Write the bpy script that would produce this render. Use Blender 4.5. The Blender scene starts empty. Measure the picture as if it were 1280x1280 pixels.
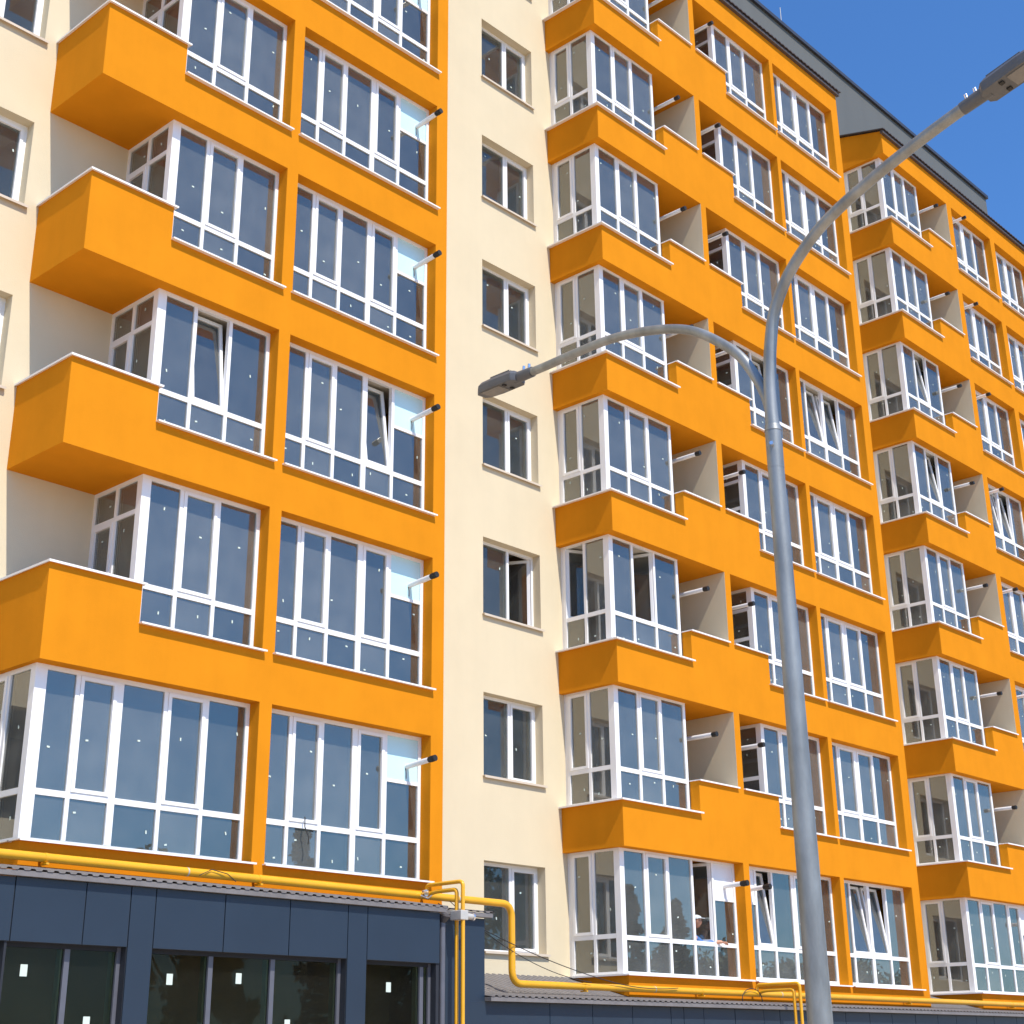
import bpy, math, random
from mathutils import Vector, Matrix, Euler
random.seed(7)
S = bpy.context.scene
R = math.radians
D = 1.4624            # depth of the recessed cream wall behind the orange front (front = y 0)
G = -1.65             # street level; z 0 is the photographer's eye

# ------------------------------------------------------------------ camera
cam = bpy.data.cameras.new('camera')
co = bpy.data.objects.new('camera', cam)
S.collection.objects.link(co)
yaw, pit, rol = .8286, .3719, -.0104
d = Vector((math.sin(yaw)*math.cos(pit), math.cos(yaw)*math.cos(pit), math.sin(pit)))
r = Vector((math.cos(yaw), -math.sin(yaw), 0)); u = r.cross(d)
r2 = math.cos(rol)*r + math.sin(rol)*u; u2 = -math.sin(rol)*r + math.cos(rol)*u
m = Matrix((r2, u2, -d)).transposed().to_4x4()
m.translation = Vector((0, -17.0514, 0))
co.matrix_world = m
cam.sensor_width = 36; cam.lens = 1864.39/1280*36
cam.shift_y = (598.2456-640)/1280
cam.clip_start = .1; cam.clip_end = 3000
S.camera = co

# ------------------------------------------------------------------ sky and sun
SUNV = Vector((-.12, -.676, 1.0)).normalized()
w = bpy.data.worlds.new('World'); S.world = w; w.use_nodes = True
nt = w.node_tree; bg = nt.nodes['Background']
sk = nt.nodes.new('ShaderNodeTexSky'); sk.sky_type = 'NISHITA'; sk.sun_disc = False
sk.sun_elevation = math.asin(SUNV.z); sk.sun_rotation = math.atan2(SUNV.x, SUNV.y)
sk.air_density = 1.0; sk.dust_density = 0.6; sk.ozone_density = 3.0; sk.altitude = 200
tint = nt.nodes.new('ShaderNodeMix'); tint.data_type = 'RGBA'; tint.blend_type = 'MULTIPLY'; tint.inputs[0].default_value = 1
nt.links.new(sk.outputs[0], tint.inputs[6]); tint.inputs[7].default_value = (.54, .92, 1.30, 1)     # deeper, cleaner blue air
nt.links.new(tint.outputs[2], bg.inputs[0]); bg.inputs[1].default_value = .128
sl = bpy.data.lights.new('sun', 'SUN'); sl.energy = 4.5; sl.angle = R(.5); sl.color = (1, .92, .80)
so = bpy.data.objects.new('sun', sl); S.collection.objects.link(so)
so.rotation_euler = SUNV.to_track_quat('Z', 'Y').to_euler(); so.location = (0, -40, 60)
vs = S.view_settings; vs.view_transform = 'Standard'; vs.look = 'None'; vs.gamma = 1; vs.exposure = .38

# ------------------------------------------------------------------ materials
def mat(name, col, rough=.8, var=.06, scale=3., bump=0., bscale=60., metal=0., spec=.5, col2=None, streak=0, weather=0):
    m = bpy.data.materials.new(name); m.use_nodes = True; n = m.node_tree.nodes; l = m.node_tree.links
    b = n['Principled BSDF']; b.inputs['Roughness'].default_value = rough; b.inputs['Metallic'].default_value = metal
    b.inputs['Specular IOR Level'].default_value = spec
    tc = n.new('ShaderNodeTexCoord'); nz = n.new('ShaderNodeTexNoise')
    nz.inputs['Scale'].default_value = scale; nz.inputs['Detail'].default_value = 6; nz.inputs['Roughness'].default_value = .6
    src = tc.outputs['Object']
    if streak:
        mp = n.new('ShaderNodeMapping'); mp.inputs['Scale'].default_value = (1, 1, 1/streak); l.new(src, mp.inputs[0]); src = mp.outputs[0]
    l.new(src, nz.inputs['Vector'])
    cr = n.new('ShaderNodeValToRGB'); c2 = col2 or tuple(c*(1-var*2) for c in col)
    cr.color_ramp.elements[0].position = .3; cr.color_ramp.elements[1].position = .7
    cr.color_ramp.elements[0].color = (*c2, 1); cr.color_ramp.elements[1].color = (*(min(1, c*(1+var)) for c in col), 1)
    l.new(nz.outputs['Fac'], cr.inputs[0]); l.new(cr.outputs[0], b.inputs['Base Color'])
    if weather:
        wz = n.new('ShaderNodeTexNoise'); wz.inputs['Scale'].default_value = 1.0; wz.inputs['Detail'].default_value = 5; wz.inputs['Roughness'].default_value = .65
        wm = n.new('ShaderNodeMapping'); wm.inputs['Scale'].default_value = (2.6, 2.6, .28); l.new(tc.outputs['Object'], wm.inputs[0]); l.new(wm.outputs[0], wz.inputs['Vector'])
        wr_ = n.new('ShaderNodeMapRange'); wr_.inputs[1].default_value = .35; wr_.inputs[2].default_value = .72; wr_.inputs[3].default_value = 1.0; wr_.inputs[4].default_value = 1-weather
        l.new(wz.outputs['Fac'], wr_.inputs[0]); mm = n.new('ShaderNodeMix'); mm.data_type = 'RGBA'; mm.blend_type = 'MULTIPLY'; mm.inputs[0].default_value = 1
        l.new(cr.outputs[0], mm.inputs[6]); l.new(wr_.outputs[0], mm.inputs[7]); l.new(mm.outputs[2], b.inputs['Base Color'])
    if bump:
        bz = n.new('ShaderNodeTexNoise'); bz.inputs['Scale'].default_value = bscale; bz.inputs['Detail'].default_value = 3
        l.new(tc.outputs['Object'], bz.inputs['Vector'])
        bp = n.new('ShaderNodeBump'); bp.inputs['Strength'].default_value = bump; bp.inputs['Distance'].default_value = .01
        l.new(bz.outputs['Fac'], bp.inputs['Height']); l.new(bp.outputs[0], b.inputs['Normal'])
    return m
def glass(name, tint, ior, film=.05):
    m = bpy.data.materials.new(name); m.use_nodes = True; n = m.node_tree.nodes; l = m.node_tree.links
    n.remove(n['Principled BSDF']); out = n['Material Output']
    tr = n.new('ShaderNodeBsdfTransparent'); tr.inputs[0].default_value = (*tint, 1)
    gl = n.new('ShaderNodeBsdfGlossy'); gl.inputs['Roughness'].default_value = 0.0
    gl.inputs[0].default_value = (.96, .95, .88, 1)
    fr = n.new('ShaderNodeFresnel'); fr.inputs[0].default_value = ior
    mx = n.new('ShaderNodeMixShader')
    tc = n.new('ShaderNodeTexCoord'); nz = n.new('ShaderNodeTexNoise'); nz.inputs['Scale'].default_value = 1.3; nz.inputs['Detail'].default_value = 1
    bp = n.new('ShaderNodeBump'); bp.inputs['Strength'].default_value = .12; bp.inputs['Distance'].default_value = .006
    l.new(tc.outputs['Object'], nz.inputs['Vector']); l.new(nz.outputs[0], bp.inputs['Height']); l.new(bp.outputs[0], gl.inputs['Normal'])
    l.new(fr.outputs[0], mx.inputs[0]); l.new(tr.outputs[0], mx.inputs[1]); l.new(gl.outputs[0], mx.inputs[2]); dn = n.new('ShaderNodeTexNoise'); dn.inputs['Scale'].default_value = 2.2; dn.inputs['Detail'].default_value = 4
    mr = n.new('ShaderNodeMapRange'); mr.inputs[3].default_value = film*.8; mr.inputs[4].default_value = film*1.2; mr.inputs[1].default_value = .3; mr.inputs[2].default_value = .7
    df = n.new('ShaderNodeBsdfDiffuse'); df.inputs[0].default_value = (.62, .64, .62, 1); m2 = n.new('ShaderNodeMixShader')
    ge = n.new('ShaderNodeNewGeometry'); vr = n.new('ShaderNodeMapRange'); vr.inputs[3].default_value = .55; vr.inputs[4].default_value = 1.5; ml = n.new('ShaderNodeMath'); ml.operation = 'MULTIPLY'
    l.new(ge.outputs['Random Per Island'], vr.inputs[0]); l.new(vr.outputs[0], ml.inputs[0]); l.new(mr.outputs[0], ml.inputs[1])
    l.new(tc.outputs['Object'], dn.inputs['Vector']); l.new(dn.outputs[0], mr.inputs[0]); l.new(ml.outputs[0], m2.inputs[0])
    l.new(mx.outputs[0], m2.inputs[1]); l.new(df.outputs[0], m2.inputs[2]); l.new(m2.outputs[0], out.inputs[0])     # thin dust film, also a painted haze that brightens and greys the panes
    return m
M = dict(
    orange=mat('orange_render', (.63, .229, .0105), .9, .035, 1.2, .3, 90, spec=.04, weather=.05),
    cream=mat('cream_render', (.63, .545, .385), .9, .02, 1.0, .3, 90, spec=.08, weather=.025),
    soffit=mat('orange_soffit', (.63, .229, .0105), .9, .035, 1.2, .3, 90, spec=.04, weather=.05),
    white=mat('white_upvc', (.80, .80, .80), .35, .01, 2, spec=.5),
    sill=mat('sill_metal', (.80, .77, .74), .4, .02, 3),
    sill_cream=mat('sill_cream_metal', (.58, .50, .40), .5, .03, 3),
    glass=glass('window_glass', (.72, .76, .77), 2.5, .088),
    glass_stair=glass('stair_window_glass', (.88, .91, .90), 1.8, .045),
    glass_dark=glass('shop_glass', (.62, .66, .58), 1.22, .006),
    sticker=mat('sticker_paper', (.55, .64, .58), .7, .02, 9),
    panel=mat('infill_panel', (.52, .76, .80), .35, .02, 2),
    panel_white=mat('white_infill_panel', (.74, .77, .80), .4, .02, 2),
    inner=mat('dimmed_inner_plaster', (.20, .16, .13), .9, .15, 1.5, .1, 40),  # colour kept dark so interiors look shaded behind the glass
    ceiling=mat('loggia_ceiling', (.58, .54, .46), .9, .03, 2),
    concrete=mat('bare_concrete', (.30, .29, .27), .9, .15, 2.5, .2, 30),
    brown=mat('stair_brown', (.26, .17, .12), .9, .08, 2),
    mansard=mat('grey_cladding', (.112, .112, .096), .55, .035, 1.5, .05, 20, streak=6),
    dark=mat('dark_coping', (.035, .04, .055), .5, .1, 4),
    tile=mat('roof_sheet', (.17, .16, .16), .55, .1, 5, .05, 30),
    roofbrown=mat('eave_sheet', (.07, .055, .05), .6, .1, 5),
    panelblue=mat('anthracite_panel', (.018, .031, .052), .42, .06, .7, .03, 25, spec=.4),
    seam=mat('panel_joint', (.012, .016, .025), .8, .1, 5),
    framedark=mat('shop_frame', (.10, .105, .13), .4, .05, 5),
    frameolive=mat('shop_inner_frame', (.34, .35, .27), .5, .05, 5),
    black=mat('black_rubber', (.012, .011, .010), .6, .1, 8),
    gas=mat('gas_yellow_paint', (.72, .36, .012), .32, .04, 4, .05, 15, spec=.5),
    galv=mat('galvanised_steel', (.29, .30, .295), .45, .16, 7, .06, 50, metal=.6, streak=3),
    lampgrey=mat('lamp_housing', (.085, .09, .10), .45, .06, 8),
    lens=mat('lamp_lens', (.17, .165, .16), .25, .08, 14),
    bolt=mat('bright_bolt', (.75, .75, .78), .2, .02, 5, metal=.9),
    flue=mat('flue_white', (.74, .74, .74), .3, .02, 6),
    asphalt=mat('asphalt', (.16, .15, .14), .9, .15, 3, .3, 60),  # lightened so the unseen road returns more bounce light
    paving=mat('paving', (.60, .48, .36), .9, .12, 1.4, .2, 30),  # tone raised to bounce warm light onto shaded faces
    kerb=mat('kerb_stone', (.38, .37, .35), .9, .1, 2, .2, 30),
    line=mat('road_paint', (.75, .75, .72), .7, .05, 6),
    bounce_ground=mat('sandy_bounce_soil', (.55, .42, .28), .95, .1, 2, .4, 20),  # unseen ground, sandy tone chosen to bounce warm light up the facade
    leaf=mat('leaf', (.07, .12, .03), .7, .2, 2, col2=(.025, .055, .015)),
    needle=mat('needles', (.03, .065, .03), .8, .2, 3, col2=(.015, .035, .018)),
    bark=mat('bark', (.12, .09, .065), .95, .2, 9, .5, 25),
    valve=mat('grey_fitting', (.50, .49, .46), .5, .06, 9, metal=.2),
    wire=mat('cable_black', (.02, .02, .02), .6, .1, 8),
    bag=mat('pale_sack', (.78, .84, .76), .6, .08, 6, .3, 14),
    skin=mat('skin', (.55, .27, .17), .55, .05, 12), shirt=mat('blue_shirt', (.05, .16, .42), .85, .08, 9, .2, 60),
    cap=mat('pale_cap', (.55, .60, .62), .8, .05, 9), trousers=mat('trousers', (.05, .06, .09), .9, .1, 9),
    hair=mat('hair', (.03, .02, .015), .7, .1, 20),
)

# ------------------------------------------------------------------ mesh helpers
class MB:
    def __init__(s): s.v = []; s.f = []; s.m = []; s.sm = []; s.mats = []
    def mi(s, m):
        if m not in s.mats: s.mats.append(m)
        return s.mats.index(m)
    def add(s, vs, fs, m, smooth=False):
        o = len(s.v); s.v += [tuple(v) for v in vs]; k = s.mi(m)
        for f in fs: s.f.append(tuple(i+o for i in f)); s.m.append(k); s.sm.append(smooth)
    def box(s, x0, x1, y0, y1, z0, z1, m, M4=None):
        vs = [Vector((x, y, z)) for z in (z0, z1) for y in (y0, y1) for x in (x0, x1)]
        if M4: vs = [M4 @ v for v in vs]
        s.add(vs, [(0, 2, 3, 1), (4, 5, 7, 6), (0, 1, 5, 4), (2, 6, 7, 3), (0, 4, 6, 2), (1, 3, 7, 5)], m)
    def tube(s, pts, rad, m, n=14, cap=True, smooth=True):
        pts = [Vector(p) for p in pts]; k = len(pts)
        rr = rad if isinstance(rad, (list, tuple)) else [rad]*k
        t0 = (pts[1]-pts[0]).normalized(); a = t0.orthogonal().normalized(); vs = []
        for i, p in enumerate(pts):
            t = (pts[min(i+1, k-1)]-pts[max(i-1, 0)]).normalized()
            a = (a - t*a.dot(t)).normalized(); b = t.cross(a)
            for j in range(n):
                q = 2*math.pi*j/n; vs.append(p+(a*math.cos(q)+b*math.sin(q))*rr[i])
        fs = [(i*n+j, i*n+(j+1) % n, (i+1)*n+(j+1) % n, (i+1)*n+j) for i in range(k-1) for j in range(n)]
        s.add(vs, fs, m, smooth)
        if cap:
            s.add([vs[j] for j in range(n)], [tuple(reversed(range(n)))], m)
            s.add([vs[(k-1)*n+j] for j in range(n)], [tuple(range(n))], m)
    def build(s, name, parent=None, loc=(0, 0, 0), rot=(0, 0, 0), label=None, bevel=0):
        me = bpy.data.meshes.new(name); me.from_pydata(s.v, [], s.f)
        for m in s.mats: me.materials.append(M[m])
        me.polygons.foreach_set('material_index', s.m); me.polygons.foreach_set('use_smooth', s.sm); me.update()
        o = bpy.data.objects.new(name, me); S.collection.objects.link(o)
        o.location = loc; o.rotation_euler = rot
        if parent is not None:
            o.parent = parent
            if parent.type == 'EMPTY' and not parent.parent: o.location = Vector(loc)-parent.location
        if label: o['label'] = label
        if bevel:
            b = o.modifiers.new('bevel', 'BEVEL'); b.width = bevel; b.segments = 2; b.limit_method = 'ANGLE'
        return o
def thing(name, label, cat, loc, group=None):
    o = bpy.data.objects.new(name, None); S.collection.objects.link(o); o.location = loc; o.empty_display_size = .3
    o['label'] = label; o['category'] = cat
    if group: o['group'] = group
    return o
def tag(o, label, cat, group=None):
    o['label'] = label; o['category'] = cat
    if group: o['group'] = group
    return o
def struct(o, kind='structure'): o['kind'] = kind; return o
def arc(pts, rad, n=7):
    """polyline with rounded corners"""
    P = [Vector(p) for p in pts]; out = [P[0]]
    for i in range(1, len(P)-1):
        a = (P[i-1]-P[i]).normalized(); b = (P[i+1]-P[i]).normalized()
        p0 = P[i]+a*rad; p1 = P[i]+b*rad
        for k in range(n+1):
            t = k/n; out.append((1-t)**2*p0+2*t*(1-t)*P[i]+t*t*p1)
    out.append(P[-1]); return out
def grid_wall(mb, xs, zs, solid, y0, y1, m):
    nx, nz = len(xs)-1, len(zs)-1
    F = [[solid((xs[i]+xs[i+1])/2, (zs[j]+zs[j+1])/2) for j in range(nz)] for i in range(nx)]
    idx = {}; vs = []
    def V(i, j, b):
        k = (i, j, b)
        if k not in idx: idx[k] = len(vs); vs.append((xs[i], y1 if b else y0, zs[j]))
        return idx[k]
    fs = []
    g = lambda i, j: 0 <= i < nx and 0 <= j < nz and F[i][j]
    for i in range(nx):
        for j in range(nz):
            if not F[i][j]: continue
            fs.append((V(i, j, 0), V(i+1, j, 0), V(i+1, j+1, 0), V(i, j+1, 0)))
            fs.append((V(i, j, 1), V(i, j+1, 1), V(i+1, j+1, 1), V(i+1, j, 1)))
            if not g(i-1, j): fs.append((V(i, j, 0), V(i, j+1, 0), V(i, j+1, 1), V(i, j, 1)))
            if not g(i+1, j): fs.append((V(i+1, j, 0), V(i+1, j, 1), V(i+1, j+1, 1), V(i+1, j+1, 0)))
            if not g(i, j-1): fs.append((V(i, j, 0), V(i, j, 1), V(i+1, j, 1), V(i+1, j, 0)))
            if not g(i, j+1): fs.append((V(i, j+1, 0), V(i+1, j+1, 0), V(i+1, j+1, 1), V(i, j+1, 1)))
    mb.add(vs, fs, m)

# ------------------------------------------------------------------ ground
g = MB(); g.box(-400, 600, -500, 400, G-.5, G-.02, 'bounce_ground'); struct(g.build('ground'))
g = MB(); g.box(-200, 300, -9.0, .0, G-.3, G, 'paving'); struct(g.build('pavement'))
g = MB(); g.box(-200, 300, -19.9, -9.15, G-.35, G-.12, 'asphalt'); struct(g.build('road'))
g = MB(); g.box(-200, 300, -24, -20.05, G-.3, G, 'paving'); struct(g.build('pavement'))
for y in (-9.15, -20.05):
    g = MB(); g.box(-200, 300, y, y+.15, G-.4, G+.005, 'kerb'); struct(g.build('kerb'))
g = MB()
for k in range(-20, 40): g.box(k*6, k*6+3, -14.6, -14.48, G-.12, G-.116, 'line')
struct(g.build('road_marking'))

# ------------------------------------------------------------------ the building
B = thing('apartment_building', 'new orange and cream apartment building with white window frames and projecting balconies', 'apartment building', (20, 0, G))
LH, LS, LS1, LP = 4.86, 2.62, 2.59, 3.16           # left block: head, sill, ground sill, parapet
RH, RS, RS1, RP = 3.575, 1.40, 1.375, 2.03         # right block
T = .22
lx = [9.607, 11.04, 13.153, 13.381, 16.605, 16.882]
def zl(k): return 3*(k-1)
# --- orange walls of the left block
KL = 6
zs = [G]
for k in range(1, KL+1): zs += [zl(k)+(LS1 if k == 1 else LS), zl(k)+LP, zl(k)+LH]
zs.append(29)
def solidL(x, z):
    if z < LS1 or z > zl(KL)+LH: return True
    k = int((z-LH)//3)+2 if z > LH else 1
    q = z-zl(k); s = LS1 if k == 1 else LS
    if q < s: return True
    pier = 13.153 < x < 13.381 or x > 16.605
    if pier: return True
    if q < LP: return k > 1 and x < 11.04
    return False
mb = MB(); grid_wall(mb, lx, zs, solidL, 0, T, 'orange'); mb.build('facade_wall', B, label='orange front of the left block with two stacks of wide windows')
sd = MB(); sd.box(9.607, 9.607+.14, T, D, G, LS1, 'orange'); sd.build('bay_side_wall', B)
for k in range(2, KL+2):
    sd = MB(); top = zl(k)+LP if k <= KL else 29
    sd.box(9.607, 9.747, T, D, zl(k-1)+LH, top, 'orange'); sd.build('balcony_side_wall', B)
    f = MB(); f.box(9.747, 11.04, T, D, zl(k-1)+LH, zl(k-1)+LH+.2, 'soffit')
    f.build('balcony_floor', B)
    f = MB(); f.box(11.04, 16.6, T, D, zl(k-1)+LH, zl(k-1)+LH+.2, 'ceiling'); f.build('floor_slab', B)
for x0, x1 in ((13.17, 13.36), (16.62, 16.88)):
    f = MB(); f.box(x0, x1, T, D, G, 29, 'orange'); f.build('partition_wall', B)

# --- orange walls of right block and the far bay
rx = [21.466, 23.87, 25.2, 25.4, 26.66, 28.8, 28.96, 31.9, 32.24]
tx = [34.77, 37.12, 38.6, 38.9, 41.54, 41.85, 44.3, 46.5]
def rzs():
    z = [G]
    for k in range(1, 9): z += [zl(k)+(RS1 if k == 1 else RS), zl(k)+RP, zl(k)+RH]
    return z+[25.32]
def mk_solid(piers, par):
    def f(x, z):
        if z < RS1 or z > zl(8)+RH: return True
        k = int((z-RH)//3)+2 if z > RH else 1
        q = z-zl(k); s = RS1 if k == 1 else RS
        if q < s or any(a < x < b for a, b in piers): return True
        return q < RP and k > 1 and par[0] < x < par[1]
    return f
mb = MB(); grid_wall(mb, rx, rzs(), mk_solid([(25.2, 25.4), (28.8, 28.96), (31.9, 33)], (23.87, 26.66)), 0, T, 'orange')
mb.build('facade_wall', B, label='orange front of the middle block with stepped loggia parapets')
mb = MB(); grid_wall(mb, tx, rzs(), mk_solid([(38.6, 38.9), (41.54, 41.85), (44.3, 50)], (37.12, 38.6)), 0, T, 'orange')
mb.build('facade_wall', B, label='orange front of the farthest block')
for X0, loga, logb, xr in ((21.466, 23.87, 26.5, 31.9), (34.77, 37.12, 38.6, 44.3)):
    for k in range(1, 10):
        z0 = G if k == 1 else zl(k-1)+RH; z1 = zl(k)+(RS1 if k == 1 else RS) if k < 9 else 25.32
        s_ = MB(); s_.box(X0, X0+.13, T, D, z0, z1, 'orange'); s_.build('bay_side_wall', B)
        if k > 1:
            f = MB(); f.box(X0+.13, loga, T, D, z0, z0+.2, 'ceiling'); f.box(logb, xr, T, D, z0, z0+.2, 'ceiling'); f.build('floor_slab', B)
            f = MB(); f.box(loga, logb, T, D, z0, z0+.2, 'soffit'); f.build('loggia_ceiling', B)
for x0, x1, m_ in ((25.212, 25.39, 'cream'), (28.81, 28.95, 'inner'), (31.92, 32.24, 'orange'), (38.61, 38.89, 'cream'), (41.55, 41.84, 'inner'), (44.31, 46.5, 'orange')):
    f = MB(); f.box(x0, x1, T, D, .6, 25.3, m_)
    if m_ == 'cream':
        for k in range(2, 9): f.box(x0-.016, x0+.01, .003, D-.002, zl(k)+RP+.02, zl(k)+RH-.002, 'cream')
    f.build('partition_wall', B)
# --- recessed cream wall, one sheet with the stair windows and the room openings cut out
cx = sorted(set([-9, 7.76, 9.37, 11.6, 12.9, 14.0, 15.6, 16.95, 19.355, 20.975, 32.66, 34.28, 21.9, 22.7, 23.1, 23.7, 27.0, 28.3, 29.5, 31.3, 35.3, 36.6, 39.6, 41.0, 42.3, 43.8, 46.5]))
rooms = [(11.6, 12.9, 'L'), (14.0, 15.6, 'L'), (21.9, 22.7, 'R'), (27.0, 28.3, 'R'), (29.5, 31.3, 'R'), (35.3, 36.6, 'R'), (39.6, 41.0, 'R'), (42.3, 43.8, 'R')]
cz = {G, 28.3, 25.7}
for k in range(0, 9):
    for q in (1.745, 3.275): cz.add(zl(k)+3+q)
    for q in (3.055, 4.555): cz.add(zl(k)+3+q)
    for q in (2.3, 4.6, 1.1, 3.3): cz.add(zl(k)+3+q)
cz |= {1.745, 3.275}; cz = sorted(z for z in cz if G <= z <= 28.3)
def solidC(x, z):
    if z > 25.7: return x < 16.9
    if (19.355 < x < 20.975 or 32.66 < x < 34.28) and z < 24.6: 
        q = (z-1.745) % 3
        if z > 1.745 and q < 1.53: return False
    if 7.76 < x < 9.37 and 3.055 < z < 20:
        if (z-3.055) % 3 < 1.5: return False
    for a, b, t in rooms:
        if a < x < b:
            lo = 2.3 if t == 'L' else 1.1
            if lo < z < (20 if t == 'L' else 24.6) and (z-lo) % 3 < (2.3 if t == 'L' else 2.2): return False
    return True
mb = MB(); grid_wall(mb, cx, cz, solidC, D, D+.2, 'cream'); mb.build('stair_wall', B, label='cream rendered wall set back between the orange bays')
# dark sheet over the cream wall, loggia shade put into its colour
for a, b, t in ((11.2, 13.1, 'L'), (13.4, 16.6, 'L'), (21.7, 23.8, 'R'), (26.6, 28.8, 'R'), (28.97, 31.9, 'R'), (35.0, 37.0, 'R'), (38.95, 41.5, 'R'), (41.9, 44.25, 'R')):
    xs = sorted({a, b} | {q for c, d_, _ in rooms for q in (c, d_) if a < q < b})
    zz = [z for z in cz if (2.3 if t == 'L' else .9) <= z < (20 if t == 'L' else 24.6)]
    mb = MB(); grid_wall(mb, xs, zz, solidC, D-.03, D-.004, 'inner'); mb.build('inner_shade_sheet', B)
# room slabs, back wall of the rooms
f = MB()
for k in range(0, 9):
    f.box(-9, 16.9, D+.2, 5, zl(k)+4.9, zl(k)+5.1, 'ceiling')
    f.box(16.9, 46.5, D+.2, 5, zl(k)+3.62, zl(k)+3.9, 'ceiling')
f.build('floor_slab', B)
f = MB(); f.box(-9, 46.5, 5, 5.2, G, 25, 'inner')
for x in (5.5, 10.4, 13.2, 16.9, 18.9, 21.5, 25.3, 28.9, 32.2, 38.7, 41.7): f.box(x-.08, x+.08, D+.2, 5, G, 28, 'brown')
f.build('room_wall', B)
f = MB(); f.box(-9, 45.31, 5.2, 15, G, 28.35, 'cream'); f.build('rear_block', B)
# mansard, coping, eaves
f = MB(); f.box(16.9, 45.31, D+.02, 5.15, 25.4, 28.40, 'mansard')
mz = f.build('mansard', B)
f = MB(); f.box(16.85, 45.36, D-.06, 5.2, 28.40, 28.52, 'dark'); f.build('coping', mz, loc=(0, 0, 0))
bpy.context.view_layer.update()
for X in (32.42,):
    f = MB(); f.tube([(X, 1.6, 28.5), (X, 1.6, 29.28)], .012, 'valve', 8); f.build('lightning_rod', mz)
for X0, X1, XW in ((21.40, 32.34, 21.466), (34.68, 46.6, 34.77)):
    f = MB(); n = int((X1-X0)/.045); vs = []; fs = []
    prof = [0, .018, .03, .018]
    for i in range(n+1):
        x = X0+(X1-X0)*i/n; h = prof[i % 4]
        for (y, z) in ((-.13, 25.34), (D+.02, 25.80), (D+.02, 25.77), (-.13, 25.31)): vs.append((x, y, z+h))
    for i in range(n):
        a = i*4; b = a+4
        for q in range(4): fs.append((a+q, a+(q+1) % 4, b+(q+1) % 4, b+q))
    fs += [(3, 2, 1, 0), (n*4, n*4+1, n*4+2, n*4+3)]
    f.add(vs, fs, 'roofbrown'); f.build('eave_roof', B)
    f = MB(); f.box(X0+.03, X1-.03, -.09, -.003, 25.22, 25.305, 'roofbrown'); f.build('eave_board', B)
    f = MB(); f.add([(XW, 0, 25.32), (XW, D, 25.32), (XW, D, 25.74), (XW+.13, 0, 25.32), (XW+.13, D, 25.32), (XW+.13, D, 25.74)], [(0, 2, 1), (3, 4, 5), (0, 1, 4, 3), (0, 3, 5, 2), (1, 2, 5, 4)], 'orange')
    f.build('gable_wall', B)

# ------------------------------------------------------------------ windows
def bars(fb, x0, x1, z0, z1, w, y0, y1, m='white'):
    fb.box(x0, x0+w, y0, y1, z0, z1, m); fb.box(x1-w, x1, y0, y1, z0, z1, m)
    fb.box(x0+w, x1-w, y0+.002, y1-.002, z0, z0+w, m); fb.box(x0+w, x1-w, y0+.002, y1-.002, z1-w, z1, m)
def stick(sb, x0, x1, z0, z1, rnd, y):
    for _ in range(1 if rnd.random() < .9 else 0):
        if x1-x0 < .12 or z1-z0 < .12: return
        w, h = (.042, .024) if rnd.random() < .6 else (.022, .045)
        cx_ = rnd.uniform(x0+.06, x1-.06); cz_ = rnd.uniform(z0+.15*(z1-z0), z0+.85*(z1-z0)); a = rnd.uniform(-.3, .3)
        Mx = Matrix.Translation((cx_, y, cz_)) @ Matrix.Rotation(a, 4, 'Y')
        sb.box(-w/2, w/2, -.002, 0, -h/2, h/2, 'sticker', Mx)
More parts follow.
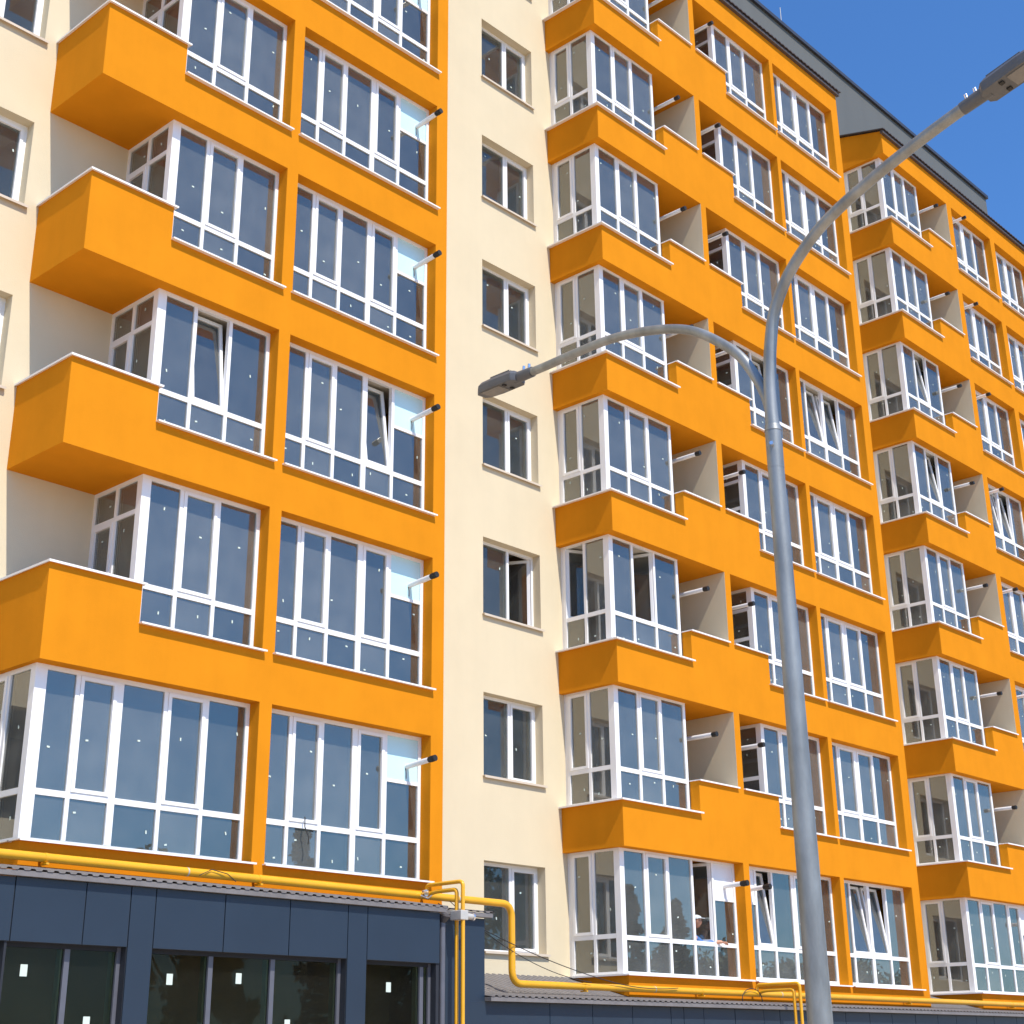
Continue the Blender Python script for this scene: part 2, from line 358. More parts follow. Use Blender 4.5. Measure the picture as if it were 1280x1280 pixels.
def window(loc, W, H, cuts, trans, kinds, ops=None, panel=None, rotz=0, lw=.09, rw=.09, tb=.09, seed=0, wide=(), sill=None, label=None, lower=True, name='window', single=False, gm='glass'):
    """local x = across as seen from outside, local y = inward, z up. origin = outer lower left corner of the frame"""
    rnd = random.Random(seed); ops = ops or {}
    fb = MB(); pb = MB(); sb = MB(); extra = []
    fb.box(0, lw, 0, .075, 0, H, 'white'); fb.box(W-rw, W, 0, .075, 0, H, 'white')
    fb.box(lw, W-rw, .003, .072, 0, tb, 'white'); fb.box(lw, W-rw, .003, .072, H-tb, H, 'white')
    E = [lw]
    for i, c in enumerate(cuts):
        ww = .105 if i in wide else .062
        fb.box(c-ww/2, c+ww/2, .001, .074, tb, H-tb, 'white'); E += [c-ww/2, c+ww/2]
    E.append(W-rw)
    for i in range(len(cuts)+1):
        a, b = E[2*i], E[2*i+1]
        cells = [(tb, H-tb, kinds[i])]
        if trans:
            tz = trans if isinstance(trans, (int, float)) else trans[0]
            fb.box(a, b, .003, .072, tz-.04, tz+.04, 'white')
            cells = [(tb, tz-.04, 'F' if kinds[i] != 'X' else 'F'), (tz+.04, H-tb, kinds[i])]
            if not isinstance(trans, (int, float)):
                t2 = trans[1]; fb.box(a, b, .003, .072, t2-.035, t2+.035, 'white')
                cells = [(tb, tz-.04, 'F'), (tz+.04, t2-.035, kinds[i]), (t2+.035, H-tb, 'F')]
        for j, (c, e, kd) in enumerate(cells):
            up = j == 1 or (not trans)
            if panel and panel[0] == i and up:
                pz = panel[1]
                fb.box(a, b, .003, .072, pz-.025, pz+.025, 'white')
                q = MB(); q.box(a+.004, b-.004, .02, .05, pz+.025, e-.002, panel[2] if len(panel) > 2 else 'panel'); extra.append(('infill_panel', q, None)); e = pz-.025
            if kd == 'S' and up and i in ops:
                q = MB(); ww, hh = b-a, e-c
                bars(q, 0, ww, 0, hh, .055, -.01, .055)
                q.box(.055, ww-.055, .018, .032, .055, hh-.055, gm)
                typ, ang = ops[i]
                if typ == 'tilt': extra.append(('sash', q, ((a, .02, c+.002), (-R(ang), 0, 0))))
                elif typ == 'left': extra.append(('sash', q, ((a, .04, c), (0, 0, R(ang)))))
                else:                      # hinged on the right
                    for v in range(len(q.v)): q.v[v] = (q.v[v][0]-ww, q.v[v][1], q.v[v][2])
                    extra.append(('sash', q, ((b, .04, c), (0, 0, -R(ang)))))
                continue
            if kd == 'S' and up:
                bars(fb, a+.002, b-.002, c+.002, e-.002, .052, -.012, .06); a2, b2, c2, e2 = a+.054, b-.054, c+.054, e-.054
            else: a2, b2, c2, e2 = a, b, c, e
            tl = rnd.uniform(-.0016, .0016); tl2 = rnd.uniform(-.0016, .0016)
            Mx = Matrix.Translation(((a2+b2)/2, .034, (c2+e2)/2)) @ Euler((tl, 0, tl2)).to_matrix().to_4x4()
            pb.box(-(b2-a2)/2, (b2-a2)/2, -.008, .008, -(e2-c2)/2, (e2-c2)/2, gm, Mx)
            stick(sb, a2, b2, c2, e2, rnd, .0215)
    o = fb.build(name, B, loc, (0, 0, rotz), label)
    if pb.v: pb.build('window_pane', o)
    if single:
        for i in range(len(sb.v)//8):
            q = MB(); q.box(0, 0, 0, 0, 0, 0, 'sticker'); q.v = sb.v[i*8:i*8+8]; q.build('sticker', o)
    elif sb.v: sb.build('sticker', o)
    for nm, q, tr in extra:
        e = q.build(nm, o)
        if tr: e.location = tr[0]; e.rotation_euler = tr[1]
    return o
def sill(parent_o, x0, x1, y0, y1, z, m='sill', name='sill', th=.016):
    """world coordinates, hung under the building"""
    y0 -= .03
    s = MB(); s.box(x0, x1, y0, y1, z-th, z, m); s.box(x0+.002, x1-.002, y0, y0+.004, z-th-.010, z-th, m)
    return s.build(name, parent_o)
YF = T+.002
sd_ = 100
for k in range(1, 7):
    b = zl(k); s = b+(LS1 if k == 1 else LS); h = b+LH; H = h-s+.06; z0 = s-.03; tr = b+3.23-z0
    # A
    if k <= 6:
        if k == 1:
            x0 = 9.70; w_ = 13.153+.03-x0
            window((x0, YF, z0), w_, H, [c-x0 for c in (10.335, 10.98, 11.72, 12.41)], tr, 'FSFSF', lw=.17, seed=sd_+k, wide=(1,), single=True, label='wide five light window wrapping round the corner of the bay')
            window((x0, D-.02, z0), D-.02-(YF+.075), H, [.56], (tr, ), 'SF', rotz=-math.pi/2, seed=sd_+20+k) if False else window((x0, D-.02, z0), D-.02-(YF+.075), H, [.56], tr, 'SF', rotz=-math.pi/2, seed=sd_+20+k, lw=.07, rw=.05)
        else:
            x0 = 11.04; w_ = 13.153+.03-x0
            ops = {1: ('tilt', 7)} if k == 3 else {}
            window((x0, YF, z0), w_, H, [c-x0 for c in (11.73, 12.39)], tr, 'FSF', ops=ops, lw=.15, seed=sd_+k, single=True)
            zz = zl(k-1)+LH+.2; HH = h-zz
            window((x0, D, zz), D-(YF+.075), HH, [.60], (1.05, zl(k)+4.33-zz), 'SF', rotz=-math.pi/2, seed=sd_+20+k, lw=.05, rw=.05, tb=.06)
    # B
    x0 = 13.381-.03; w_ = 16.605+.03-x0
    ops = {3: ('tilt', 8)} if k == 3 else {}
    window((x0, YF, z0), w_, H, [c-x0 for c in (13.93, 14.54, 15.20, 15.84)], tr, 'FSFSF', ops=ops, panel=(4, b+4.10-z0), seed=sd_+40+k, wide=(2,), single=True)
    # sills and caps
    sill(B, (9.56 if k == 1 else 11.03), 13.19, -.05, .215, s)
    sill(B, 13.345, 16.64, -.05, .215, s)
    if k == 1: sill(B, 9.56, 9.70, .22, D, s)
    else:
        c = MB(); c.box(9.567, 11.09, -.055, T+.03, b+LP, b+LP+.02, 'sill'); c.box(9.567, 9.79, T+.03, D, b+LP, b+LP+.02, 'sill')
        c.box(9.571, 11.085, -.055, -.051, b+LP-.012, b+LP, 'sill'); c.box(9.567, 9.571, -.05, D, b+LP-.012, b+LP, 'sill'); c.build('parapet_cap', B)
    f = MB(); z = b+4.36; xf = 16.31; f.tube([(xf, YF+.02, z), (xf, -.27, z+.04)], .044, 'flue')
    o = f.build('flue_pipe', B)
    f = MB(); f.tube([(xf, -.27, z+.04), (xf, -.33, z+.045), (xf, -.41, z+.052)], [.045, .052, .050], 'black'); f.build('flue_cap', o)
    f = MB(); f.tube([(xf-.03, YF+.01, z-.04), (xf-.035, YF-.02, z-.12), (xf-.03, YF-.01, z-.20)], .007, 'lampgrey', 6); f.build('drain_hose', o)

def right_block(X0, XG, x1, xl1, xp, dx0, dx1, ex0, ex1, kind, base):
    for k in range(1, 9):
        b = zl(k); s = b+(RS1 if k == 1 else RS); h = b+RH; z0 = s-.0; H = h-z0+.03; tr = b+2.02-z0
        rnd = random.Random(base+k)
        # corner bay
        cops = {}
        if kind == 'M' and k == 3: cops = {1: ('right', 72)}
        if kind == 'T' and k in (5, 6): cops = {1: ('tilt', 8)}
        if k > 1:
            c1 = XG+.74*(x1-XG)/2.25; c2 = XG+1.45*(x1-XG)/2.25
            window((XG, YF, z0), x1-XG, H, [c1-XG, c2-XG], tr, 'FSF', ops=cops, lw=.13, rw=.07, seed=base+k, tb=.07)
            window((x1, YF+.08, z0), D-(YF+.08), H, [.55], tr, 'FF', rotz=math.pi/2, seed=base+200+k, tb=.07)
        else:
            cc = [c*(xl1-XG)/3.6 for c in (.74, 1.44, 2.19, 2.86)]
            o1 = {3: ('right', 74)} if kind == 'M' else {}
            window((XG, YF, z0), xl1+.03-XG, H, cc, tr, 'FSFSF', ops=o1, panel=(4, b+2.86-z0, 'panel_white'), lw=.13, seed=base+k, tb=.07, single=kind == 'M',
                   label='five light corner window with one sash swung inwards' if kind == 'M' else None)
        sops = {0: ('left', 62)} if (kind == 'M' and k == 3) else {}
        window((XG, D-.06, z0), D-.06-(YF+.077), H, [.55], b+2.05-z0, 'SF', ops=sops, rotz=-math.pi/2, seed=base+100+k, lw=.06, rw=.06, tb=.07)
        j = MB(); j.box(XG+.01, XG+.08, D-.058, D, z0, h, 'white'); j.build('window_packer', B)
        # bay cap wrapping the corner
        c = MB(); xe = x1+.04 if k > 1 else xl1+.05
        c.box(X0-.09, xe, -.08, T-.004, s-.004, s+.014, 'sill'); c.box(X0-.09, XG-.004, T-.004, D, s-.004, s+.014, 'sill')
        c.box(X0-.086, xe-.002, -.08, -.076, s-.016, s-.004, 'sill'); c.box(X0-.09, X0-.086, -.07, D, s-.016, s-.004, 'sill'); c.build('sill', B)
        if k > 1:
            xe2 = xl1+.0 if kind == 'T' else xl1-.003
            c = MB(); c.box(x1+.015, xe2, -.055, T+.03, b+RP, b+RP+.018, 'sill'); c.box(x1+.017, xe2, -.055, -.051, b+RP-.012, b+RP, 'sill'); c.build('parapet_cap', B)
            xf = x1+.45; z = b+2.97
            f = MB(); f.tube([(xf, D, z), (xf, -.08, z)], .045, 'flue'); o = f.build('flue_pipe', B)
            f = MB(); f.tube([(xf, -.08, z), (xf, -.13, z), (xf, -.20, z)], [.046, .053, .05], 'black'); f.build('flue_cap', o)
        else:
            xf = xl1-.35; z = b+3.12
            f = MB(); f.tube([(xf, YF+.04, z), (xf, -.16, z+.02)], .045, 'flue'); o = f.build('flue_pipe', B)
            f = MB(); f.tube([(xf, -.16, z+.02), (xf, -.22, z+.02), (xf, -.32, z+.025)], [.047, .058, .055], 'black'); f.build('flue_cap', o)
        # second opening
        if kind == 'M':
            if k > 1:
                xg = 26.50
                window((xg, YF, z0), dx1+.03-xg, H, [.70, 1.42], tr, 'FSF', lw=.12, seed=base+300+k, tb=.09, ops={1: ('tilt', 8)} if k == 5 else {})
                zz = zl(k-1)+RH+.2
                window((xg, D, zz), D-(YF+.077), h-zz, [.62], (b+2.45-zz, b+3.10-zz), 'SF', rotz=-math.pi/2, seed=base+340+k, lw=.05, rw=.05, tb=.06)
                sill(B, 26.62, dx1+.04, -.05, T-.003, s+.004)
                c = MB(); c.box(25.39, 26.70, -.055, T+.0, b+RP, b+RP+.018, 'sill'); c.box(25.39, 26.698, -.055, -.051, b+RP-.012, b+RP, 'sill'); c.build('parapet_cap', B)
                xf = 25.86; z = b+2.97
                f = MB(); f.tube([(xf, D, z), (xf, -.12, z)], .042, 'flue'); o = f.build('flue_pipe', B)
                f = MB(); f.tube([(xf, -.12, z), (xf, -.17, z), (xf, -.25, z)], [.043, .052, .05], 'black'); f.build('flue_cap', o)
            else:
                window((dx0-.03, YF, z0), dx1-dx0+.06, H, [.55, 1.15, 1.90, 2.65], tr, 'FSFSF', panel=(0, b+2.86-z0, 'panel_white'), ops={1: ('tilt', 8)}, seed=base+300, wide=(2,), single=True)
                sill(B, dx0-.035, dx1+.04, -.05, T-.003, s+.004)
                f = MB(); xf = 25.72; z = b+3.12; f.tube([(xf, YF+.04, z), (xf, -.10, z+.02)], .045, 'flue'); o = f.build('flue_pipe', B)
                f = MB(); f.tube([(xf, -.10, z+.02), (xf, -.16, z+.02), (xf, -.26, z+.025)], [.047, .058, .055], 'black'); f.build('flue_cap', o)
        else:
            window((dx0-.03, YF, z0), dx1-dx0+.06, H, [.42, 1.10, 1.85], tr, 'FSSF', panel=(0, b+2.90-z0, 'panel_white'), ops={1: ('tilt', 8), 2: ('tilt', 8)} if k == 5 else {}, seed=base+300+k, wide=(1,))
            sill(B, dx0-.035, dx1+.04, -.05, T-.003, s+.004)
            f = MB(); xf = dx0+.18; z = b+3.14; f.tube([(xf, YF+.04, z), (xf, -.24, z+.02)], .045, 'flue'); o = f.build('flue_pipe', B)
            f = MB(); f.tube([(xf, -.24, z+.02), (xf, -.29, z+.02), (xf, -.36, z+.025)], [.046, .053, .05], 'black'); f.build('flue_cap', o)
        # third opening: four lights
        eops = {1: ('tilt', 8), 2: ('tilt', 8)} if (kind == 'M' and k in (1, 5)) else {}
        window((ex0-.03, YF, z0), ex1-ex0+.06, H, [c*(ex1-ex0)/2.94+.03 for c in (.58, 1.36, 2.12)], tr, 'FSSF', ops=eops, seed=base+400+k, wide=(1,))
        sill(B, ex0-.035, ex1+.04, -.05, T-.003, s+.004)
right_block(21.466, 21.60, 23.84, 25.2, 25.4, 25.4, 28.8, 28.96, 31.9, 'M', 1000)
right_block(34.77, 34.90, 37.09, 38.6, 38.9, 38.9, 41.54, 41.85, 44.3, 'T', 2000)
# stair windows in the cream wall
for j in range(0, 8):
    z0 = 1.745+3*j
    window((19.325, D+.192, z0-.03), 1.68, 1.59, [.92], None, 'FS', seed=700+j, ops={1: ('right', 60)} if j == 2 else {}, lw=.085, rw=.085, tb=.085, gm='glass_stair')
    s = MB(); s.box(19.33, 21.02, D-.06, D+.19, z0-.004, z0+.012, 'sill_cream'); s.box(19.335, 21.015, D-.06, D-.055, z0-.03, z0-.004, 'sill_cream'); s.build('sill', B)
    window((32.63, D+.192, z0-.03), 1.68, 1.59, [.92], None, 'FS', seed=730+j, lw=.085, rw=.085, tb=.085, gm='glass_stair')
for j in range(1, 6):
    z0 = 3.055+3*j
    window((7.73, D+.192, z0-.03), 1.67, 1.56, [.92], None, 'FS', seed=750+j, lw=.085, rw=.085, tb=.085, gm='glass_stair')
    s = MB(); s.box(7.73, 9.42, D-.06, D+.19, z0-.004, z0+.012, 'sill_cream'); s.box(7.735, 9.415, D-.06, D-.055, z0-.03, z0-.004, 'sill_cream'); s.build('sill', B)

# ------------------------------------------------------------------ shop annexes in front of the ground floor
def sheet(mb, X0, X1, ye, ze, yw, zw, m, per=.15, h=.02):
    """ribbed roof sheet, eave at ye/ze, wall at yw/zw"""
    xs = []; x = X0
    while x < X1:
        for q, hh in ((0, 0), (.45, 0), (.56, h), (.89, h), (1.0, 0)):
            xs.append((x+per*q, hh))
        x += per
    vs = []; fs = []
    for x, hh in xs:
        x = min(x, X1)
        for y, z in ((ye, ze+.006), (yw, zw+.006), (yw, zw), (ye, ze)): vs.append((x, y, z+hh))
    for i in range(len(xs)-1):
        a = i*4; b = a+4
        for q in range(4): fs.append((a+q, a+(q+1) % 4, b+(q+1) % 4, b+q))
    mb.add(vs, fs, m)
def annex(label, X0, X1, yf, ze, slope, seams, piers, wins, zhead, yback, Xr=None, oh=.08):
    A = thing('shop_annex', label, 'shop annex', ((X0+X1)/2, yf, G))
    gap = .007; zt = ze-.07
    edges = [X0]+list(seams)+[X1]
    # backing wall, open at the windows
    xs = sorted({X0, X1} | {q for p in wins for q in p[:2]})
    zz = sorted({G, G+.12, zhead, zt})
    bk = MB(); grid_wall(bk, xs, zz, lambda x, z: not (any(a < x < b_ for a, b_, _ in wins) and G+.12 < z < zhead), yf+.02, yf+.30, 'seam'); bk.build('backing_wall', A)
    for i in range(len(edges)-1):
        a, b_ = edges[i]+gap, edges[i+1]-gap
        p = MB(); z0 = zhead if any(w0-.05 < (a+b_)/2 < w1+.05 for w0, w1, _ in wins) else G+.1
        p.box(a, b_, yf+random.uniform(0, .003), yf+.018, z0, zt, 'panelblue'); p.build('cladding_panel', A, bevel=.003)
    for w0, w1, cuts in wins:
        q = MB(); z0, z1 = G+.12, zhead; y = yf+.13
        q.box(w0, w0+.05, y, y+.07, z0, z1, 'framedark'); q.box(w1-.05, w1, y, y+.07, z0, z1, 'framedark')
        q.box(w0+.05, w1-.05, y+.003, y+.067, z1-.05, z1, 'seam'); q.box(w0+.05, w1-.05, y+.003, y+.067, z0, z0+.06, 'framedark')
        e = [w0+.05]
        for c in cuts: q.box(c-.035, c+.035, y, y+.07, z0+.06, z1-.05, 'framedark'); e += [c-.035, c+.035]
        e.append(w1-.05)
        o = q.build('shop_window', A)
        gl = MB(); st = MB(); inn = MB(); rnd = random.Random(int(w0*10))
        for i in range(0, len(e), 2):
            gl.box(e[i], e[i+1], y+.03, y+.04, z0+.06, z1-.05, 'glass_dark')
            inn.box(e[i+1]-.03, e[i+1]-.004, y+.045, y+.13, z0+.06, z1-.05, 'frameolive')
            for _ in range(1):
                cx_ = rnd.uniform(e[i]+.2, e[i+1]-.2); cz_ = rnd.choice([z1-.30, z1-.34, z1-.85])
                st = MB(); st.box(cx_-.045, cx_+.045, y+.0265, y+.029, cz_-.065, cz_+.065, 'sticker'); st.build('sticker', o)
        gl.build('shop_glass', o); inn.build('inner_frame', o)
    # roof sheet with a gutter board below
    rf = MB(); sheet(rf, Xr or X0-.05, X1+.08, yf-oh, ze, yback, ze+slope*(yback-yf+oh), 'tile'); ro = rf.build('roof_sheet', A)
    gt = MB(); gt.box(Xr or X0-.05, X1+.06, yf-oh+.01, yf+.03, ze-.065, ze-.004, 'tile'); gt.build('gutter_board', ro)
    return A, bk
# left annex
XL = 3.0
A1, _ = annex('dark blue panelled shop front with large windows under the left bays', XL, 15.86, -1.0, 2.085, .15,
      (4.2, 5.9, 6.3, 7.1, 7.9, 9.05, 9.98, 10.6, 10.96, 12.01, 13.07, 14.09, 14.45), None,
      [(6.3, 9.0, (7.6,)), (9.03, 10.60, (9.88,)), (10.96, 14.09, (11.93, 12.92)), (14.45, 15.80, (15.62,))], 1.31, -.003)
sb_ = MB(); sb_.box(15.88, 17.21, -.598, -.3, .70, 2.03, 'panelblue'); sb_.build('return_wall', A1)
sb_ = MB(); sheet(sb_, 15.95, 17.32, -.70, 2.11, -.003, 2.20, 'tile'); ro = sb_.build('roof_sheet', A1)
gt = MB(); gt.box(15.95, 17.30, -.69, -.56, 2.045, 2.106, 'tile'); gt.build('gutter_board', ro)
sb_ = MB(); sheet(sb_, 16.9, 17.32, -.003, 2.20, D, 2.40, 'tile'); sb_.build('roof_sheet', A1)
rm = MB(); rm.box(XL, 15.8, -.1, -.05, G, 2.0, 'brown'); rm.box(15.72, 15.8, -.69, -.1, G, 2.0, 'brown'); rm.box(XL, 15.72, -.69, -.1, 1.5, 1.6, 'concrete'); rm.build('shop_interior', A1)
dp = MB(); dp.tube([(15.97, -.93, G), (15.97, -.93, 1.95)], .045, 'framedark', 12); dp.tube([(15.97, -.93, 1.90), (15.97, -.98, 2.0)], [.05, .10], 'dark', 12); dp.build('downpipe', A1)
A2, _ = annex('lower dark blue panelled annex under the middle and far bays', 16.25, 46.0, -.60, .90, .11,
      [x*1.0282 for x in (18.18, 19.2, 20.21, 21.24, 21.6, 22.17, 23.1, 24.0, 24.52, 25.6, 26.8, 27.7, 28.58, 29.53, 30.48, 31.3, 32.22, 33.06, 34.18, 35.4, 36.4, 37.4, 38.4, 39.4, 40.4, 41.4, 42.4, 43.4, 44.4)], None,
      [], -.3, -.003, Xr=17.215, oh=.14)
for a, b_ in ((17.215, 21.46), (32.24, 34.77)):
    q = MB(); sheet(q, a, b_, -.003, .981, D, 1.37, 'tile'); q.build('roof_sheet', A2)

# ------------------------------------------------------------------ gas pipework
gp = thing('gas_pipe', 'thick yellow gas main running along the facade above the shop roofs', 'gas pipe', (18.35, -.12, G))
yp = -.13
q = MB(); q.tube(arc([(2, yp, 2.395), (18.33, yp, 2.35), (18.33, yp, 1.135), (46, yp, 1.135)], .22, 9), .057, 'gas', 18); q.build('pipe', gp)
for x, z in ((5, 2.387), (9.9, 2.373), (13.2, 2.364), (20.1, 1.135), (23.4, 1.135), (27.2, 1.135), (31, 1.135), (36, 1.135), (40, 1.135)):
    q = MB(); q.box(x-.02, x+.02, -.13-.07, -.13+.07, z-.085, z-.062, 'gas'); q.box(x-.02, x+.02, -.075, .03, z-.02, z+.02, 'gas')
    q.tube([(x-.022, yp, z), (x+.022, yp, z)], .061, 'gas', 16); q.build('pipe_bracket', gp)
for x, z in ((17.1, 2.353), (12.0, 2.367), (22.0, 1.135), (26.0, 1.135)):
    q = MB(); q.tube([(x-.010, yp, z), (x+.010, yp, z)], .0595, 'valve', 16); q.build('weld_band', gp)
def riser(label, x, zc, yo):
    t = thing('gas_riser', label, 'gas riser pipe', (x, yo, G))
    q = MB(); q.tube(arc([(x, yp, zc), (x, yp, zc+.16), (x, yo-.13, zc+.16), (x, yo-.13, G)], .08, 6), .031, 'gas', 14); q.build('pipe', t)
    q = MB(); q.tube(arc([(x+.0, yp-.05, zc+.02), (x, yp-.2, zc+.05), (x, yo, zc+.05), (x, yo, G)], .07, 6), .031, 'gas', 14); q.build('pipe', t)
    return t
r1 = riser('pair of slim yellow gas pipes dropping beside the shop corner', 16.42, 2.35, -.78)
q = MB(); q.box(16.34, 16.50, -.95, -.72, 1.95, 2.09, 'valve'); q.tube([(16.50, -.86, 2.02), (16.66, -.86, 2.01)], .045, 'valve', 12)
q.tube([(16.66, -.86, 2.01), (16.69, -.86, 2.01)], .06, 'bolt', 12); q.build('coupling', r1, bevel=.01)
q = MB(); q.tube([(16.30, yp-.07, 2.38), (16.30, yp-.12, 2.38)], .05, 'bolt', 14); q.tube([(16.2, yp-.1, 2.34), (16.32, yp-.13, 2.30), (16.42, yp-.12, 2.36)], .012, 'bolt', 8); q.build('valve_handle', r1)
r2_ = riser('pair of slim yellow gas pipes dropping in front of the lower annex', 25.2, 1.135, -.95)
# loose cables
cb = MB()
def sag(a, b, s, n=16):
    a, b = Vector(a), Vector(b); return [a.lerp(b, i/n)-Vector((0, 0, s*4*(i/n)*(1-i/n))) for i in range(n+1)]
cb.tube(sag((16.6, -.2, 2.25), (20.9, -.21, 1.2), .12)+sag((20.9, -.21, 1.2), (22.6, -.21, 1.17), .04)[1:], .007, 'wire', 6)
cb.tube(sag((16.9, -.16, 2.30), (20.2, -.21, 1.2), .22), .006, 'wire', 6)
tag(cb.build('cable'), 'thin black cables sagging from the gas pipe past the lowest stair window', 'cable')
cb = MB(); cb.tube([(24.9+.33*math.sin(t), -.215+.0*t, 1.02+.20*math.cos(t)) for t in [i*.35-1.9 for i in range(12)]], .008, 'wire', 6)
tag(cb.build('cable'), 'short black cable loop hanging over the lower gas main', 'cable')
cb = MB(); cb.tube([(12.15, -.21, 2.33), (12.35, -.2, 2.42), (12.6, -.215, 2.38), (12.75, -.21, 2.29)], .006, 'wire', 6)
tag(cb.build('cable'), 'short piece of black cable lying on the upper gas main', 'cable')
cb = MB(); cb.tube([(14.22, .17, 3.35), (14.20, .14, 3.2), (14.25, .10, 3.05), (14.24, .10, 2.95)], .009, 'wire', 6)
tag(cb.build('strap'), 'black strap end dangling from the lowest five light window', 'strap')

# ------------------------------------------------------------------ street lamp
J = Vector((8.336, -11.895, 4.209)); Rr = 10.5/10
L = thing('street_lamp', 'tall galvanised street lamp with two curved arms in front of the building', 'street lamp', (J.x, J.y, G))
q = MB(); q.tube([(J.x, J.y, G), (J.x, J.y, 0), (J.x, J.y, J.z-.12)], [.086, .0785, .055], 'galv', 28); q.build('pole', L)
q = MB(); q.tube([(J.x, J.y, J.z-.12), (J.x, J.y, J.z-.075)], [.061, .055], 'galv', 28); q.tube([(J.x, J.y, J.z-.40), (J.x, J.y, J.z-.12)], .0575, 'galv', 28); q.build('collar', L)
for a in (20, 200):
    for dz in (-.24,):
        c = Vector((math.cos(R(a)), math.sin(R(a)), 0)); q = MB(); p0 = Vector((J.x, J.y, J.z+dz))+c*.05
        q.tube([p0, p0+c*.045], .014, 'bolt', 8); q.build('bolt', L)
q = MB(); q.box(J.x-.04, J.x+.04, J.y-.088, J.y-.07, -.45, .05, 'galv'); q.build('access_door', L)
def smooth(P, n=6):
    P = [Vector(p) for p in P]; P = [2*P[0]-P[1]]+P+[2*P[-1]-P[-2]]; out = []
    for i in range(1, len(P)-2):
        for k in range(n):
            t = k/n; a, b, c, d_ = P[i-1:i+3]
            out.append(.5*((2*b)+(c-a)*t+(2*a-5*b+4*c-d_)*t*t+(3*b-a-3*c+d_)*t**3))
    out.append(P[-2]); return out
def arm(ang, prof, r0, r1_):
    a = Vector((math.cos(R(ang)), math.sin(R(ang)), 0))
    pts = smooth([J+a*s+Vector((0, 0, z)) for s, z in prof]); n = len(pts)
    q = MB(); q.tube(pts, [r0+(r1_-r0)*min(1, i/(n*.5)) for i in range(n)], 'galv', 22); o = q.build('arm', L)
    e = pts[-1]; t = (pts[-1]-pts[-3]).normalized()
    X = t; Z = (Vector((0, 0, 1))-t*t.z).normalized(); Y = Z.cross(X)
    Mx = Matrix((X, Y, Z)).transposed().to_4x4(); Mx.translation = e
    def P(x, y, z): return Mx @ Vector((x, y, z))
    # sleeve that clamps the head on the arm
    q = MB(); q.tube([P(-.12, 0, 0), P(.10, 0, 0)], [.045, .050], 'lampgrey', 18); q.build('clamp_sleeve', L)
    for xx in (-.07, .0):
        q = MB(); q.tube([P(xx, 0, .045), P(xx, 0, .085)], .013, 'bolt', 8); q.build('clamp_bolt', L)
    # tapered head: wide flat body with fins on top
    h = MB()
    out = [(.05, .055), (.08, .088), (.36, .095), (.52, .080), (.57, .045)]
    vs = []; 
    for lay, (z, sc) in enumerate(((-.045, .93), (-.02, 1), (.02, 1), (.055, .72))):
        for sgn in (1, -1):
            for x, y in (out if sgn == 1 else out[::-1]): vs.append(P(x if lay < 3 else .33+(x-.33)*.9, sgn*y*sc, z-(0.0)))
    n = len(out)*2; fs = [tuple(reversed(range(n))), tuple(range(3*n, 4*n))]
    for l_ in range(3):
        for i in range(n): fs.append((l_*n+i, l_*n+(i+1) % n, (l_+1)*n+(i+1) % n, (l_+1)*n+i))
    h.add(vs, fs, 'lampgrey')
    for i in range(7): h.box(.12, .38, -.06+i*.02, -.056+i*.02, .053, .070, 'lampgrey', Mx)
    hd = h.build('lamp_head', L, bevel=.004)
    q = MB(); q.box(.25, .50, -.065, .065, -.050, -.044, 'lens', Mx); q.build('lens', hd, loc=(0, 0, 0))
    for yy in (-.045, .045):
        q = MB(); q.box(.185, .215, yy-.016, yy+.016, -.056, -.044, 'black', Mx); q.build('latch', hd)
    return o
arm(83, [(0, -.12), (.005, .0), (.04, .17), (.12, .35), (.25, .56), (.43, .74), (.66, .92), (.9, 1.04), (1.25, 1.15), (1.61, 1.22), (1.99, 1.25), (2.39, 1.27), (2.66, 1.29)], .040, .037)
arm(-97, [(0, -.10), (0, .1), (.01, .31), (.04, .55), (.11, .81), (.29, 1.06), (.6, 1.28), (1.03, 1.43), (1.44, 1.53), (1.72, 1.585), (1.90, 1.615)], .050, .041)

# ------------------------------------------------------------------ sack behind the lowest stair window
import bmesh
def blob(name, pts, rads, m, sub=2, disp=0, seed=0, parent=None, root=0, edges=None):
    me = bpy.data.meshes.new(name); edges = edges or [(i, i+1) for i in range(len(pts)-1)]
    me.from_pydata([Vector(p) for p in pts], edges, []); me.materials.append(M[m])
    o = bpy.data.objects.new(name, me); S.collection.objects.link(o)
    sk_ = o.modifiers.new('skin', 'SKIN'); sv = me.skin_vertices[0].data
    for i, rr in enumerate(rads): sv[i].radius = (rr, rr) if not isinstance(rr, tuple) else rr
    for i in range(len(pts)): sv[i].use_root = i == root
    ss = o.modifiers.new('sub', 'SUBSURF'); ss.levels = sub; ss.render_levels = sub
    sk_.use_smooth_shade = True
    dg = bpy.context.evaluated_depsgraph_get(); ev = o.evaluated_get(dg); me2 = bpy.data.meshes.new_from_object(ev)
    o.modifiers.clear(); o.data = me2
    if disp:
        rn = random.Random(seed)
        for v in me2.vertices: v.co += Vector((rn.uniform(-disp, disp), rn.uniform(-disp, disp), rn.uniform(-disp, disp)))
    if parent: o.parent = parent; o.location = -parent.location if parent.type == 'EMPTY' else (0, 0, 0)
    return o
q = MB(); q.box(19.2, 21.2, D+.27, D+.7, 1.70, 1.75, 'ceiling'); q.build('window_board', B)
o = blob('sack', [(19.90, D+.44, 1.90), (20.05, D+.44, 1.98), (20.22, D+.44, 1.88), (19.92, D+.42, 2.16), (19.90, D+.41, 2.32)], [.14, .19, .15, .15, .10], 'bag', disp=.012, seed=3, edges=[(0, 1), (1, 2), (0, 3), (3, 4)])
